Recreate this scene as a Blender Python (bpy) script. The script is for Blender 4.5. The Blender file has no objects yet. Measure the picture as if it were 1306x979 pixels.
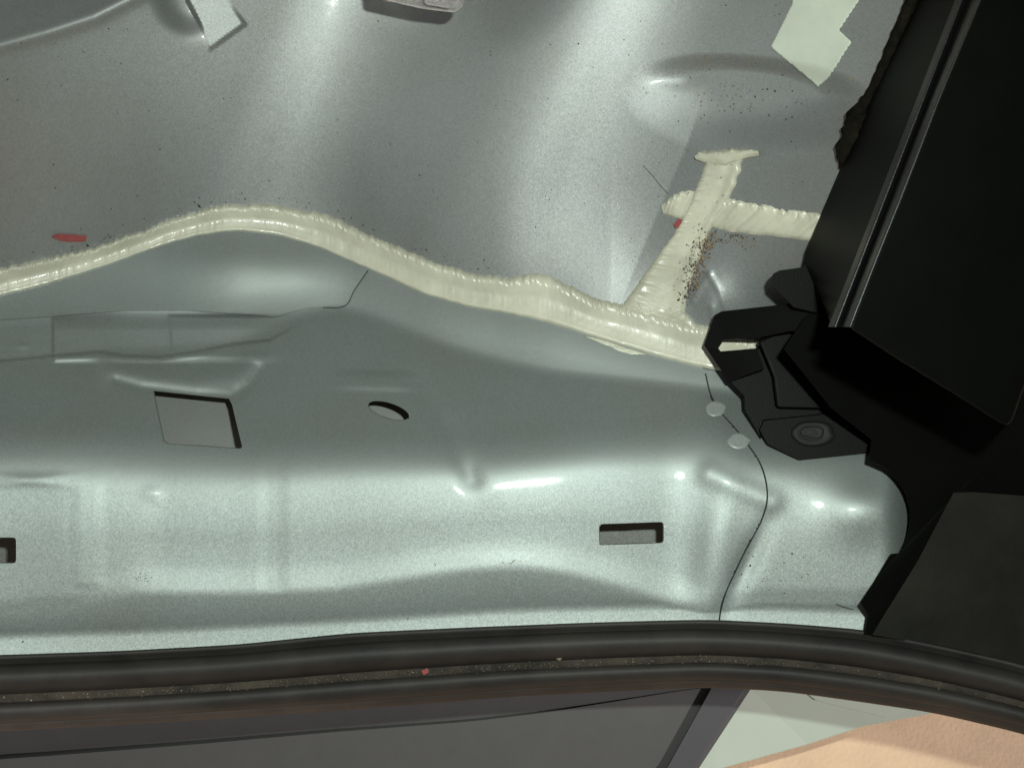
import bpy, math, random
import numpy as np
from mathutils import Matrix, Vector

random.seed(4)
rng = np.random.default_rng(7)
scene = bpy.context.scene
COL = scene.collection
PI = math.pi

# ------------------------------------------------------------------ camera
F = 1270.0                    # focal length in photo pixels (1306 wide)
D0 = 0.55                     # lens to the sill flange, metres
PX = D0 / F                   # metres per photo pixel at D0
cam = bpy.data.cameras.new('camera')
cam.sensor_width = 36.0
cam.lens = 36.0 * F / 1306.0
cam.clip_start = 0.01
cam.clip_end = 200.0
camo = bpy.data.objects.new('camera', cam)
COL.objects.link(camo)
camo.location = (0.0, -0.20, 0.84)
camo.rotation_euler = (math.radians(24), 0, 0)
scene.camera = camo
MW = Matrix.Translation(camo.location) @ camo.rotation_euler.to_matrix().to_4x4()
MWn = np.array(MW)

# ------------------------------------------------------------------ world and lamps
w = bpy.data.worlds.new('World')
scene.world = w
w.use_nodes = True
bg = w.node_tree.nodes['Background']
bg.inputs['Color'].default_value = (1.0, 0.945, 0.99, 1)
bg.inputs['Strength'].default_value = 0.17

# the camera's flash: a small bright rectangle beside and above the lens
fl = bpy.data.lights.new('camera_flash', 'AREA')
fl.shape = 'RECTANGLE'
fl.size = 0.020
fl.size_y = 0.011
fl.energy = 3.5
fl.color = (0.915, 1.0, 0.935)
flo = bpy.data.objects.new('camera_flash', fl)
COL.objects.link(flo)
flo.matrix_world = MW @ Matrix.Translation((0.055, 0.058, 0.0)) @ Matrix.Rotation(math.radians(-6), 4, 'X') @ Matrix.Rotation(math.radians(6), 4, 'Y')

# weak daylight from outside the door opening
sun = bpy.data.lights.new('daylight', 'SUN')
sun.energy = 2.6
sun.angle = math.radians(4)
sun.color = (1.0, 0.95, 0.93)
suno = bpy.data.objects.new('daylight', sun)
COL.objects.link(suno)
sd = (MW.to_3x3() @ Vector((0.95, -0.15, 1.0))).normalized()
suno.rotation_euler = sd.to_track_quat('Z', 'Y').to_euler()

scene.view_settings.view_transform = 'Standard'
scene.view_settings.look = 'None'
scene.view_settings.exposure = 0.0
scene.view_settings.gamma = 1.0
scene.render.engine = 'CYCLES'
scene.cycles.max_bounces = 6

# ------------------------------------------------------------------ helpers
def tow(u, v, D):
    """pixel direction + distance along the optical axis -> world point(s)"""
    u = np.asarray(u, float); v = np.asarray(v, float); D = np.asarray(D, float)
    x = (u - 653.0) / F * D
    y = (489.5 - v) / F * D
    p = np.stack([x, y, -D, np.ones_like(x * D)], -1)
    return (p @ MWn.T)[..., :3]

def cv(pts):
    a = np.array(pts, float)
    return lambda u: np.interp(u, a[:, 0], a[:, 1])

def smoothcv(pts, k=14.0):
    """smooth interpolation through points (piecewise linear, blurred)"""
    a = np.array(pts, float)
    xs = np.arange(-300, 1700, 2.0)
    ys = np.interp(xs, a[:, 0], a[:, 1])
    r = int(k * 3 / 2)
    g = np.exp(-0.5 * (np.arange(-r, r + 1) * 2.0 / k) ** 2); g /= g.sum()
    ys = np.convolve(np.pad(ys, r, mode='edge'), g, 'valid')
    return lambda u: np.interp(u, xs, ys)

def spline(pts, step=4.0, closed=False):
    """Catmull-Rom through points, resampled"""
    p = [np.array(q, float) for q in pts]
    n = len(p); out = []
    rngi = range(n if closed else n - 1)
    for i in rngi:
        p0 = p[(i - 1) % n] if (closed or i > 0) else p[0] * 2 - p[1]
        p1 = p[i]; p2 = p[(i + 1) % n]
        p3 = p[(i + 2) % n] if (closed or i < n - 2) else p[-1] * 2 - p[-2]
        m = max(2, int(np.linalg.norm((p2 - p1)[:2]) / step))
        for k in range(m):
            t = k / m
            out.append(0.5 * ((2 * p1) + (-p0 + p2) * t + (2 * p0 - 5 * p1 + 4 * p2 - p3) * t * t + (-p0 + 3 * p1 - 3 * p2 + p3) * t ** 3))
    if not closed: out.append(p[-1])
    return np.array(out)

def seg_dist(U, V, line):
    """distance, signed side, param position to a polyline"""
    best = np.full(U.shape, 1e9); side = np.zeros(U.shape); bx = np.zeros(U.shape); by = np.zeros(U.shape)
    L = np.array(line, float); tt = np.zeros(U.shape)
    for i in range(len(L) - 1):
        a, b = L[i], L[i + 1]; d = b - a; ll = (d ** 2).sum() + 1e-9
        t = np.clip(((U - a[0]) * d[0] + (V - a[1]) * d[1]) / ll, 0, 1)
        cx, cy = a[0] + t * d[0], a[1] + t * d[1]
        ds = np.hypot(U - cx, V - cy)
        m = ds < best
        best = np.where(m, ds, best); bx = np.where(m, cx, bx); by = np.where(m, cy, by)
        side = np.where(m, np.sign(d[0] * (V - a[1]) - d[1] * (U - a[0])), side)
        tt = np.where(m, (i + t) / (len(L) - 1), tt)
    return best, side, bx, by, tt

def inside(U, V, poly):
    P = np.array(poly, float); c = np.zeros(U.shape, bool)
    j = len(P) - 1
    for i in range(len(P)):
        xi, yi = P[i]; xj, yj = P[j]
        if yi != yj:
            m = ((yi > V) != (yj > V)) & (U < (xj - xi) * (V - yi) / (yj - yi) + xi)
            c ^= m
        j = i
    return c

def sm(x): 
    x = np.clip(x, 0, 1); return x * x * (3 - 2 * x)

def vnoise(x, y, seed=0):
    """smooth value noise, numpy"""
    x = np.asarray(x, float); y = np.asarray(y, float)
    xi = np.floor(x).astype(int); yi = np.floor(y).astype(int)
    fx = sm(x - xi); fy = sm(y - yi)
    def h(a, b):
        n = (a * 374761393 + b * 668265263 + seed * 69069) & 0x7fffffff
        n = ((n ^ (n >> 13)) * 1274126177) & 0x7fffffff
        return ((n ^ (n >> 16)) & 0xffff) / 65535.0
    return (h(xi, yi) * (1 - fx) + h(xi + 1, yi) * fx) * (1 - fy) + (h(xi, yi + 1) * (1 - fx) + h(xi + 1, yi + 1) * fx) * fy

def link(name, me, mat=None, parent=None, smooth=True):
    o = bpy.data.objects.new(name, me)
    COL.objects.link(o)
    if mat is not None: me.materials.append(mat)
    if parent is not None:
        o.parent = parent
        o.matrix_parent_inverse = parent.matrix_world.inverted()
    if smooth and len(me.polygons):
        me.polygons.foreach_set('use_smooth', [True] * len(me.polygons))
    return o

def mesh(verts, faces):
    me = bpy.data.meshes.new('m')
    me.from_pydata([tuple(p) for p in np.asarray(verts).tolist()], [], [tuple(f) for f in faces])
    me.update()
    return me

def empty(name, loc, label, cat, group=None):
    o = bpy.data.objects.new(name, None); COL.objects.link(o)
    o.location = Vector(loc); o.matrix_world = Matrix.Translation(Vector(loc))
    o.empty_display_size = 0.02
    o['label'] = label; o['category'] = cat
    if group: o['group'] = group
    return o

def tag(o, label, cat, group=None):
    o['label'] = label; o['category'] = cat
    if group: o['group'] = group
    return o

# ------------------------------------------------------------------ materials
def newmat(name):
    m = bpy.data.materials.new(name); m.use_nodes = True
    nt = m.node_tree
    return m, nt, nt.nodes['Principled BSDF']

def N(nt, t, **kw):
    n = nt.nodes.new(t)
    for k, v in kw.items(): setattr(n, k, v)
    return n

def paint_mat(name, base=(0.238, 0.268, 0.255), metal=0.64, rough=0.52, flake=0.045, coat=0.28):
    m, nt, b = newmat(name)
    L = nt.links
    tc = N(nt, 'ShaderNodeTexCoord')
    vo = N(nt, 'ShaderNodeTexVoronoi'); vo.inputs['Scale'].default_value = 1750
    L.new(tc.outputs['Object'], vo.inputs['Vector'])
    sub = N(nt, 'ShaderNodeVectorMath', operation='SUBTRACT'); sub.inputs[1].default_value = (0.5, 0.5, 0.5)
    L.new(vo.outputs['Color'], sub.inputs[0])
    sc = N(nt, 'ShaderNodeVectorMath', operation='SCALE'); sc.inputs['Scale'].default_value = flake
    L.new(sub.outputs[0], sc.inputs[0])
    geo = N(nt, 'ShaderNodeNewGeometry')
    # broad waviness of pressed sheet
    no = N(nt, 'ShaderNodeTexNoise'); no.inputs['Scale'].default_value = 260; no.inputs['Detail'].default_value = 2
    L.new(tc.outputs['Object'], no.inputs['Vector'])
    bp = N(nt, 'ShaderNodeBump'); bp.inputs['Strength'].default_value = 0.05; bp.inputs['Distance'].default_value = 0.0006
    L.new(no.outputs['Fac'], bp.inputs['Height'])
    add = N(nt, 'ShaderNodeVectorMath', operation='ADD')
    L.new(bp.outputs['Normal'], add.inputs[0]); L.new(sc.outputs[0], add.inputs[1])
    nm = N(nt, 'ShaderNodeVectorMath', operation='NORMALIZE'); L.new(add.outputs[0], nm.inputs[0])
    L.new(nm.outputs[0], b.inputs['Normal'])
    L.new(bp.outputs['Normal'], b.inputs['Coat Normal'])
    # faint mottling: grime film
    n2 = N(nt, 'ShaderNodeTexNoise'); n2.inputs['Scale'].default_value = 14; n2.inputs['Detail'].default_value = 6; n2.inputs['Roughness'].default_value = 0.65
    L.new(tc.outputs['Object'], n2.inputs['Vector'])
    mx = N(nt, 'ShaderNodeMix', data_type='RGBA')
    cr = N(nt, 'ShaderNodeMapRange'); cr.inputs['From Min'].default_value = 0.35; cr.inputs['From Max'].default_value = 0.75
    L.new(n2.outputs['Fac'], cr.inputs['Value']); L.new(cr.outputs[0], mx.inputs['Factor'])
    mx.inputs['A'].default_value = (*base, 1)
    mx.inputs['B'].default_value = (base[0] * 0.93, base[1] * 0.91, base[2] * 0.88, 1)
    # per-flake brightness
    hs = N(nt, 'ShaderNodeHueSaturation')
    sp = N(nt, 'ShaderNodeSeparateColor'); L.new(vo.outputs['Color'], sp.inputs[0])
    mr = N(nt, 'ShaderNodeMapRange'); mr.inputs['To Min'].default_value = 0.90; mr.inputs['To Max'].default_value = 1.12
    L.new(sp.outputs[1], mr.inputs['Value']); L.new(mr.outputs[0], hs.inputs['Value'])
    L.new(mx.outputs['Result'], hs.inputs['Color'])
    L.new(hs.outputs[0], b.inputs['Base Color'])
    b.inputs['Metallic'].default_value = metal
    b.inputs['Roughness'].default_value = rough
    b.inputs['Coat Weight'].default_value = coat
    b.inputs['Coat Roughness'].default_value = 0.09
    return m

def simple_mat(name, col, rough=0.5, metal=0.0, bump=0.0, bscale=800, var=0.0, vscale=60, coat=0.0, spec=0.5, bdist=0.0004, varcol=None):
    m, nt, b = newmat(name); L = nt.links
    tc = N(nt, 'ShaderNodeTexCoord')
    b.inputs['Base Color'].default_value = (*col, 1)
    b.inputs['Roughness'].default_value = rough
    b.inputs['Metallic'].default_value = metal
    b.inputs['Coat Weight'].default_value = coat
    b.inputs['Specular IOR Level'].default_value = spec
    if var or varcol:
        n2 = N(nt, 'ShaderNodeTexNoise'); n2.inputs['Scale'].default_value = vscale; n2.inputs['Detail'].default_value = 7; n2.inputs['Roughness'].default_value = 0.6
        L.new(tc.outputs['Object'], n2.inputs['Vector'])
        mr = N(nt, 'ShaderNodeMapRange'); mr.inputs['From Min'].default_value = 0.35; mr.inputs['From Max'].default_value = 0.7
        L.new(n2.outputs['Fac'], mr.inputs['Value'])
        mx = N(nt, 'ShaderNodeMix', data_type='RGBA')
        mx.inputs['A'].default_value = (*col, 1)
        vc = varcol or tuple(c * (1 - var) for c in col)
        mx.inputs['B'].default_value = (*vc, 1)
        L.new(mr.outputs[0], mx.inputs['Factor']); L.new(mx.outputs['Result'], b.inputs['Base Color'])
    if bump:
        n1 = N(nt, 'ShaderNodeTexNoise'); n1.inputs['Scale'].default_value = bscale; n1.inputs['Detail'].default_value = 3
        L.new(tc.outputs['Object'], n1.inputs['Vector'])
        bp = N(nt, 'ShaderNodeBump'); bp.inputs['Strength'].default_value = bump; bp.inputs['Distance'].default_value = bdist
        L.new(n1.outputs['Fac'], bp.inputs['Height']); L.new(bp.outputs['Normal'], b.inputs['Normal'])
    return m

M = {}
M['paint'] = paint_mat('silver_green_metallic_paint')
M['floor_paint'] = paint_mat('neutral_silver_floor_paint', base=(0.244, 0.258, 0.251), metal=0.64, rough=0.52, flake=0.045, coat=0.28)  # more neutral tone than the sill paint
M['inner'] = paint_mat('inner_panel_paint', base=(0.20, 0.21, 0.20), metal=0.4, rough=0.5, flake=0.08, coat=0.1)
M['sealer'] = simple_mat('cream_seam_sealer', (0.54, 0.53, 0.41), rough=0.42, bump=0.16, bscale=620, var=0.26, vscale=38, coat=0.22, bdist=0.0006)
M['sealer'].node_tree.nodes['Principled BSDF'].inputs['Coat Roughness'].default_value = 0.14
M['plastic'] = simple_mat('black_grained_plastic', (0.0024, 0.0027, 0.0022), rough=0.52, bump=0.4, bscale=1300, spec=0.09, bdist=0.0003, var=0.3, vscale=30)
M['plastic_rib'] = simple_mat('highlight_rib_plastic', (0.006, 0.006, 0.0055), rough=0.40, bump=0.6, bscale=1500, spec=0.5)  # trim plastic made paler and glossier to put in the rib highlight
M['plastic_lit'] = simple_mat('lit_black_grained_plastic', (0.011, 0.0115, 0.0095), rough=0.62, bump=0.7, bscale=1100, spec=0.2, bdist=0.0004, varcol=(0.020, 0.019, 0.015), vscale=28)  # trim plastic in a paler copy, for where the flash reaches it
M['clip'] = simple_mat('dark_grey_clip_plastic', (0.010, 0.0105, 0.010), rough=0.6, bump=0.2, spec=0.2)
M['rubber'] = simple_mat('dusty_black_rubber', (0.015, 0.014, 0.0125), rough=0.6, bump=0.25, bscale=600, varcol=(0.034, 0.030, 0.026), vscale=22, spec=0.3)
M['door_trim'] = simple_mat('dark_grey_door_panel', (0.050, 0.049, 0.047), rough=0.6, bump=0.15, bscale=900, var=0.1)
M['door_dark'] = simple_mat('darker_door_border', (0.040, 0.039, 0.043), rough=0.6)
M['door_paint'] = simple_mat('pale_green_door_skin', (0.37, 0.42, 0.345), rough=0.55, var=0.05, vscale=20)
M['ground'] = simple_mat('tan_concrete', (0.78, 0.56, 0.37), rough=0.9, bump=0.25, bscale=300, var=0.14, vscale=24, bdist=0.002)
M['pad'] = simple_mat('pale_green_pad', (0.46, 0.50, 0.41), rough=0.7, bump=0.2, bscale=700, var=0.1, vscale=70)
M['facet'] = simple_mat('pale_patch', (0.85, 0.88, 0.86), rough=0.5, bump=0.1)
M['red'] = simple_mat('dull_red_chip', (0.27, 0.055, 0.050), rough=0.55, bump=0.4, bscale=900, var=0.3, vscale=200)
M['soil'] = simple_mat('dark_soil', (0.035, 0.030, 0.026), rough=0.9)
M['soil_tan'] = simple_mat('sandy_soil', (0.23, 0.165, 0.095), rough=0.9)
M['grit'] = simple_mat('pale_grit', (0.22, 0.18, 0.12), rough=0.8)
M['foam'] = simple_mat('dirty_black_foam', (0.002, 0.002, 0.0015), rough=0.85, bump=1.0, bscale=420, spec=0.08, varcol=(0.009, 0.007, 0.004), vscale=150, bdist=0.0015)
M['weld'] = paint_mat('weld_spot_paint', base=(0.30, 0.33, 0.31), metal=0.3, rough=0.4, flake=0.05)
m, nt, b = newmat('clear_plastic'); b.inputs['Base Color'].default_value = (0.85, 0.83, 0.80, 1)
b.inputs['Roughness'].default_value = 0.12; b.inputs['Transmission Weight'].default_value = 0.85; b.inputs['IOR'].default_value = 1.45
M['clear'] = m

# ------------------------------------------------------------------ the sheet-metal relief (height towards the lens, metres)
seam_up = [(-200, 395), (-60, 357), (0, 341), (60, 330), (100, 321), (130, 311), (180, 294), (215, 281), (245, 269), (275, 262), (320, 259), (360, 262), (410, 272), (450, 288), (490, 307), (540, 329), (590, 345), (640, 353), (695, 352), (725, 362), (760, 382), (800, 390), (840, 398), (875, 411), (905, 416), (960, 432), (1100, 460), (1500, 480)]
seam_lo = [(-200, 420), (-60, 392), (0, 378), (60, 363), (110, 347), (150, 334), (200, 315), (250, 301), (300, 294), (350, 299), (400, 313), (440, 331), (470, 343), (500, 356), (540, 375), (600, 392), (650, 400), (690, 409), (740, 424), (780, 437), (850, 458), (900, 470), (945, 476), (1100, 500), (1500, 510)]
UPc = smoothcv(seam_up, 10); LOc = smoothcv(seam_lo, 10)
def seam_mid(u): return 0.5 * (UPc(u) + LOc(u))

c_seal = smoothcv([(-200, 838), (0, 835), (150, 830), (300, 822), (450, 807), (600, 800), (750, 794), (900, 790), (1000, 795), (1100, 803), (1200, 823), (1306, 847), (1500, 920)], 20)
c_fl = smoothcv([(-200, 820), (0, 813), (220, 806), (440, 794), (650, 780), (870, 774), (920, 776), (1000, 778), (1300, 790)], 20)
c_rdg = smoothcv([(-200, 775), (0, 768), (110, 757), (180, 743), (300, 744), (430, 739), (520, 725), (600, 714), (660, 711), (720, 717), (800, 736), (860, 755), (905, 764), (960, 752), (1300, 752)], 10)
c_crest = smoothcv([(-200, 611), (60, 612), (193, 626), (330, 628), (470, 622), (640, 620), (760, 608), (910, 606), (1000, 625), (1100, 650), (1300, 655)], 24)
c_dk = smoothcv([(-200, 560), (60, 566), (200, 578), (330, 588), (470, 585), (620, 590), (760, 575), (900, 565), (960, 590), (1050, 590), (1300, 600)], 24)
# lower border of the channel beside the sealer
c_ch = smoothcv([(-200, 470), (0, 462), (130, 450), (300, 441), (380, 402), (440, 392), (500, 412), (560, 438), (620, 456), (700, 475), (800, 486), (900, 497), (1050, 515), (1300, 540)], 16)

def thH(v): return (v - 489.5) / F + 0.053      # tilt that would mirror the flash, as a slope

us = np.arange(-240, 1520, 4.0)
vs = np.arange(180, 900, 1.5)
GU, GV = np.meshgrid(us, vs)
def sill_slope():
    """slope dh/dv(up-tilt) keyed along each column between the feature curves"""
    S = np.zeros_like(GU)
    for i, u in enumerate(us):
        sm_ = float(seam_mid(u)); lo = float(LOc(u)); ch = float(c_ch(u)); dk = float(c_dk(u)); cr = float(c_crest(u)); rd = float(c_rdg(u)); f = float(c_fl(u))
        rs = float(np.interp(u, [90, 200, 860, 930], [0, 1, 1, 0.0]))          # how strong the ridge is
        midch = 0.5 * (lo + ch) + 6
        k = [(100, -0.30), (lo - 40, 0.40), (lo + 2, 0.36), (midch, float(np.interp(u, [0, 200, 330, 450, 700, 900], [0.52, 0.40, 0.22, 0.27, 0.22, 0.30]))), (ch - 7, float(np.interp(u, [100, 330, 420], [0.50, 0.40, 0.28]))), (ch + 8, 0.78), (dk - 30, 0.72), (dk, 0.38),
             (cr - 8, 0.05), (cr + 6, -0.04), ((cr + rd) / 2, -0.17), (rd - 26, -0.20 + 0.05 * rs), (rd - 6, -0.22 + 0.175 * rs), (rd + 5, -0.30 + 0.25 * rs), (rd + 18, -0.31), (f - 7, -0.44), (f + 4, -0.14), (f + 40, -0.12)]
        x = [a for a, _ in k]; y = [c for _, c in k]
        for j in range(1, len(x)): x[j] = max(x[j], x[j - 1] + 1.0)
        S[:, i] = np.interp(vs, x, y) + thH(vs)
    return S
S = sill_slope()
# a little smoothing along u
ker = np.exp(-0.5 * (np.arange(-5, 6) / 2.5) ** 2); ker /= ker.sum()
S = np.apply_along_axis(lambda r: np.convolve(np.pad(r, 5, mode='edge'), ker, 'valid'), 1, S)
HS = np.zeros_like(S)
i0 = int(np.argmin(abs(vs - 825)))
dv = (vs[1] - vs[0]) * PX
cum = np.cumsum(S, axis=0) * dv
HS = cum - cum[i0:i0 + 1, :]

def bil(U, V, G, xs, ys):
    fx = np.clip((U - xs[0]) / (xs[1] - xs[0]), 0, len(xs) - 1.001); fy = np.clip((V - ys[0]) / (ys[1] - ys[0]), 0, len(ys) - 1.001)
    ix = fx.astype(int); iy = fy.astype(int); tx = fx - ix; ty = fy - iy
    return (G[iy, ix] * (1 - tx) + G[iy, ix + 1] * tx) * (1 - ty) + (G[iy + 1, ix] * (1 - tx) + G[iy + 1, ix + 1] * tx) * ty

def ell(U, V, cx, cy, rx, ry, a=0.0, p=2):
    ca, sa = math.cos(a), math.sin(a)
    x = (U - cx) * ca + (V - cy) * sa; y = -(U - cx) * sa + (V - cy) * ca
    return (np.abs(x / rx) ** p + np.abs(y / ry) ** p) ** (1.0 / p)

BOW = 0.55
def bow(U):
    return BOW * ((U - 653) ** 2 / (2 * F) - 0.05 * (U - 653)) * PX

def sill_h(U, V, pocket=True):
    U = np.asarray(U, float); V = np.asarray(V, float)
    U, V = np.broadcast_arrays(U, V)
    h = bil(U, V, HS, us, vs)
    h = h + bow(U)
    # recessed flat pocket at left, between crease and step line
    stepl = [(-260, 468), (0, 462), (60, 456), (130, 450), (158, 455), (205, 457), (260, 448), (300, 440), (345, 435), (372, 420), (400, 402)]
    d, s, bx, by, tt = seg_dist(U, V, stepl)
    sd = -s * d                                    # >0 above the line
    win = sm((V - 386) / 10) * (1 - sm((U - 330) / 60)) * (1.0 if pocket else 0.0)
    h = h - 0.0022 * sm((sd + 1) / 5.0) * win * (1 - sm((sd - 40) / 40))
    h = h + 0.00022 * np.exp(-((sd + 4) / 3.0) ** 2) * sm((U - 20) / 40) * (1 - sm((U - 330) / 40)) * (1.0 if pocket else 0.0)
    h = h + 0.0004 * np.exp(-ell(U, V, 28, 441, 9, 4) ** 2)
    # small steps inside the pocket
    h = h + 0.0016 * sm((U - 64) / 7) * sm((V - 398) / 24) * (1 - sm((V - 455) / 10)) * (1 - sm((U - 300) / 80))
    h = h + 0.0007 * sm((U - 213 - 0.1 * (V - 400)) / 4) * sm((V - 400) / 6) * (1 - sm((V - 452) / 6)) * (1 - sm((U - 300) / 80))
    # bulged shelf over the square opening
    sh = [(140, 470), (185, 478), (250, 484), (300, 478), (325, 462)]
    d, s, bx, by, tt = seg_dist(U, V, sh)
    h = h + 0.0022 * np.exp(-(d / 15.0) ** 2)
    vl = [(150, 485), (180, 494), (250, 503), (295, 506), (318, 490), (330, 470)]
    d, s, bx, by, tt = seg_dist(U, V, vl)
    h = h - 0.0011 * np.exp(-(d / 7.0) ** 2)
    # shallow pressed columns on the outer face
    for (uc, wd, a, v0, v1) in ((112, 26, 0.00022, 590, 740), (348, 24, -0.00022, 560, 745)):
        wv = sm((V - v0) / 40) * (1 - sm((V - v1) / 14))
        h = h + a * wv * (sm((U - uc + wd) / 20) - sm((U - uc - wd + 20) / 20))
    # small dings that catch the flash on the crest
    h = h + 0.00035 * np.exp(-ell(U, V, 193, 629, 13, 9) ** 2)
    h = h + 0.0007 * np.exp(-ell(U, V, 40, 612, 44, 8, 0, 4) ** 2)
    # faint corner dent near the round hole, diagonal crease to the dark notch
    h = h + 0.0010 * np.exp(-(ell(U, V, 480, 486, 52, 11, 0.03, 4)) ** 4)
    d, s, bx, by, tt = seg_dist(U, V, [(535, 490), (570, 545), (602, 612)])
    h = h - 0.0009 * np.exp(-(d / 15.0) ** 2)
    h = h - 0.0006 * np.exp(-ell(U, V, 601, 600, 14, 18) ** 2)
    h = h + 0.0003 * np.exp(-ell(U, V, 625, 622, 22, 22) ** 2)
    # right end of the pressed sill: ridge corner rising, rounded off at the seam
    d, s, bx, by, tt = seg_dist(U, V, [(905, 604), (940, 620), (985, 640)])
    h = h + 0.0013 * np.exp(-(d / 15.0) ** 2) * (U < 1100)
    h = h + 0.0020 * np.exp(-ell(U, V, 912, 700, 26, 80, 0.15) ** 2)
    h = h - 0.0016 * np.exp(-ell(U, V, 955, 715, 14, 60, 0.45) ** 2)
    # end bulge at the pillar
    h = h + 0.004 * np.exp(-ell(U, V, 1100, 650, 46, 36) ** 2)
    h = h - 0.020 * sm((U - 1115) / 70) ** 2 * sm((V - 560) / 40)
    return h

uu = np.arange(-240, 1520, 4.0)
SEAM = sill_h(uu, seam_mid(uu))
fit = np.polyfit(uu[40:350], SEAM[40:350], 1)

# floor panel
dphi = smoothcv([(-200, 0.06), (150, 0.08), (300, 0.10), (365, 0.13), (398, 0.0), (424, 0.0), (465, -0.17), (560, -0.36), (660, -0.38), (745, -0.20), (788, 0.0), (812, 0.0), (850, -0.15), (930, -0.31), (1400, -0.33)], 16)
up = np.arange(-400, 1800, 2.0)
du_int = np.cumsum(-(np.array(dphi(up)) + 0.0)) * 2.0 * PX
HU = lambda q: np.interp(q, up, du_int)
dth = cv([(-400, 0.0), (-60, 0.02), (0, 0.0), (60, -0.05), (150, -0.17), (230, -0.28), (300, -0.34), (480, -0.42)])
vp = np.arange(-400, 700, 2.0)
dv_int = np.cumsum(np.array(dth(vp)) + thH(vp)) * 2.0 * PX
HV = lambda v: np.interp(v, vp, dv_int)

def floor_raw(U, V, facet=True):
    lean = 0.42
    h = HV(V) + HU(U + lean * V) - HU(653.0 + 0 * U)
    # camera half-angle in u
    h = h + ((U - 653) ** 2 / (2 * F) - 0.05 * (U - 653)) * PX
    # rounded rib running off the top left corner
    d, s, bx, by, tt = seg_dist(U, V, [(-300, 175), (-40, 68), (60, 40), (120, 20), (175, -8), (260, -70)])
    sd = -s * d
    h = h - 0.022 * sm((sd + 10) / 90.0)
    h = h + 0.0016 * np.exp(-(d / 10.0) ** 2)
    # pocket beside the pale facet
    h = h - 0.007 * np.exp(-ell(U, V, 236, -8, 34, 46, -0.35) ** 4)
    h = h - 0.007 * sm(1 - ell(U, V, 610, -70, 150, 150)) 
    # bright pressed facet
    fp = [(236, -60), (238, 0), (255, 32), (267, 64), (313, 31), (290, 0), (262, -60)]
    fd, _s, _x, _y, _t = seg_dist(U, V, fp + [fp[0]])
    mk = sm((fd * np.where(inside(U, V, fp), 1, -1) + 3) / 6.5)
    if facet:
        hc = float(floor_raw(np.array([275.0]), np.array([60.0]), False)[0])
        pl = hc + 0.0010 + ((V - 60) * float(thH(40)) + (U - 275) * ((275 - 653) / F - 0.05)) * PX
        h = h * (1 - mk) + pl * mk
    # oval pressing near the pillar
    up_ = sm((120 + 0.10 * (U - 960) - V + 12) / 24.0)
    e1 = ell(U, V, 960, 122, 154, 52, 0.10, 2.3); e2 = ell(U, V, 960, 122, 154, 74, 0.10, 2.3)
    h = h - 0.0048 * (up_ * (1 - sm((e1 - 0.55) / 0.48)) + (1 - up_) * (1 - sm((e2 - 0.30) / 0.80)))
    # bend where the panel turns beside the sealer cross
    d, s, bx, by, tt = seg_dist(U, V, [(930, 0), (872, 180), (782, 390), (740, 480)])
    h = h + 0.17 * PX * np.where(-s > 0, np.maximum(d - 6, 0), 0) * sm((V - 120) / 80)
    # dimple beside the bracket
    h = h + 0.0030 * np.exp(-ell(U, V, 912, 386, 24, 34, 0.15) ** 2)
    for ln in ([(905, 350), (918, 372), (928, 400)], [(905, 350), (892, 366), (884, 382)], [(908, 392), (912, 412)]):
        d, s, bx, by, tt = seg_dist(U, V, ln)
        h = h + 0.0005 * np.exp(-(d / 4.5) ** 2)
    return h
r0 = floor_raw(uu, seam_mid(uu))
fit2 = np.polyfit(uu[40:350], (SEAM - r0)[40:350], 1)
def floor_h(U, V):
    U = np.asarray(U, float); V = np.asarray(V, float)
    U, V = np.broadcast_arrays(U, V)
    base = floor_raw(U, V) + fit2[0] * 0 + np.mean((SEAM - r0)[60:300])
    sv = seam_mid(U)
    diff = np.interp(U, uu, SEAM - (r0 + np.mean((SEAM - r0)[60:300])))
    dist = np.maximum(sv - V, 0)
    return base + diff * np.exp(-(dist / 110.0) ** 1.5)

def body_h(U, V):
    U = np.asarray(U, float); V = np.asarray(V, float)
    U, V = np.broadcast_arrays(U, V)
    return np.where(V < seam_mid(U), floor_h(U, V), sill_h(U, V))

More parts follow.
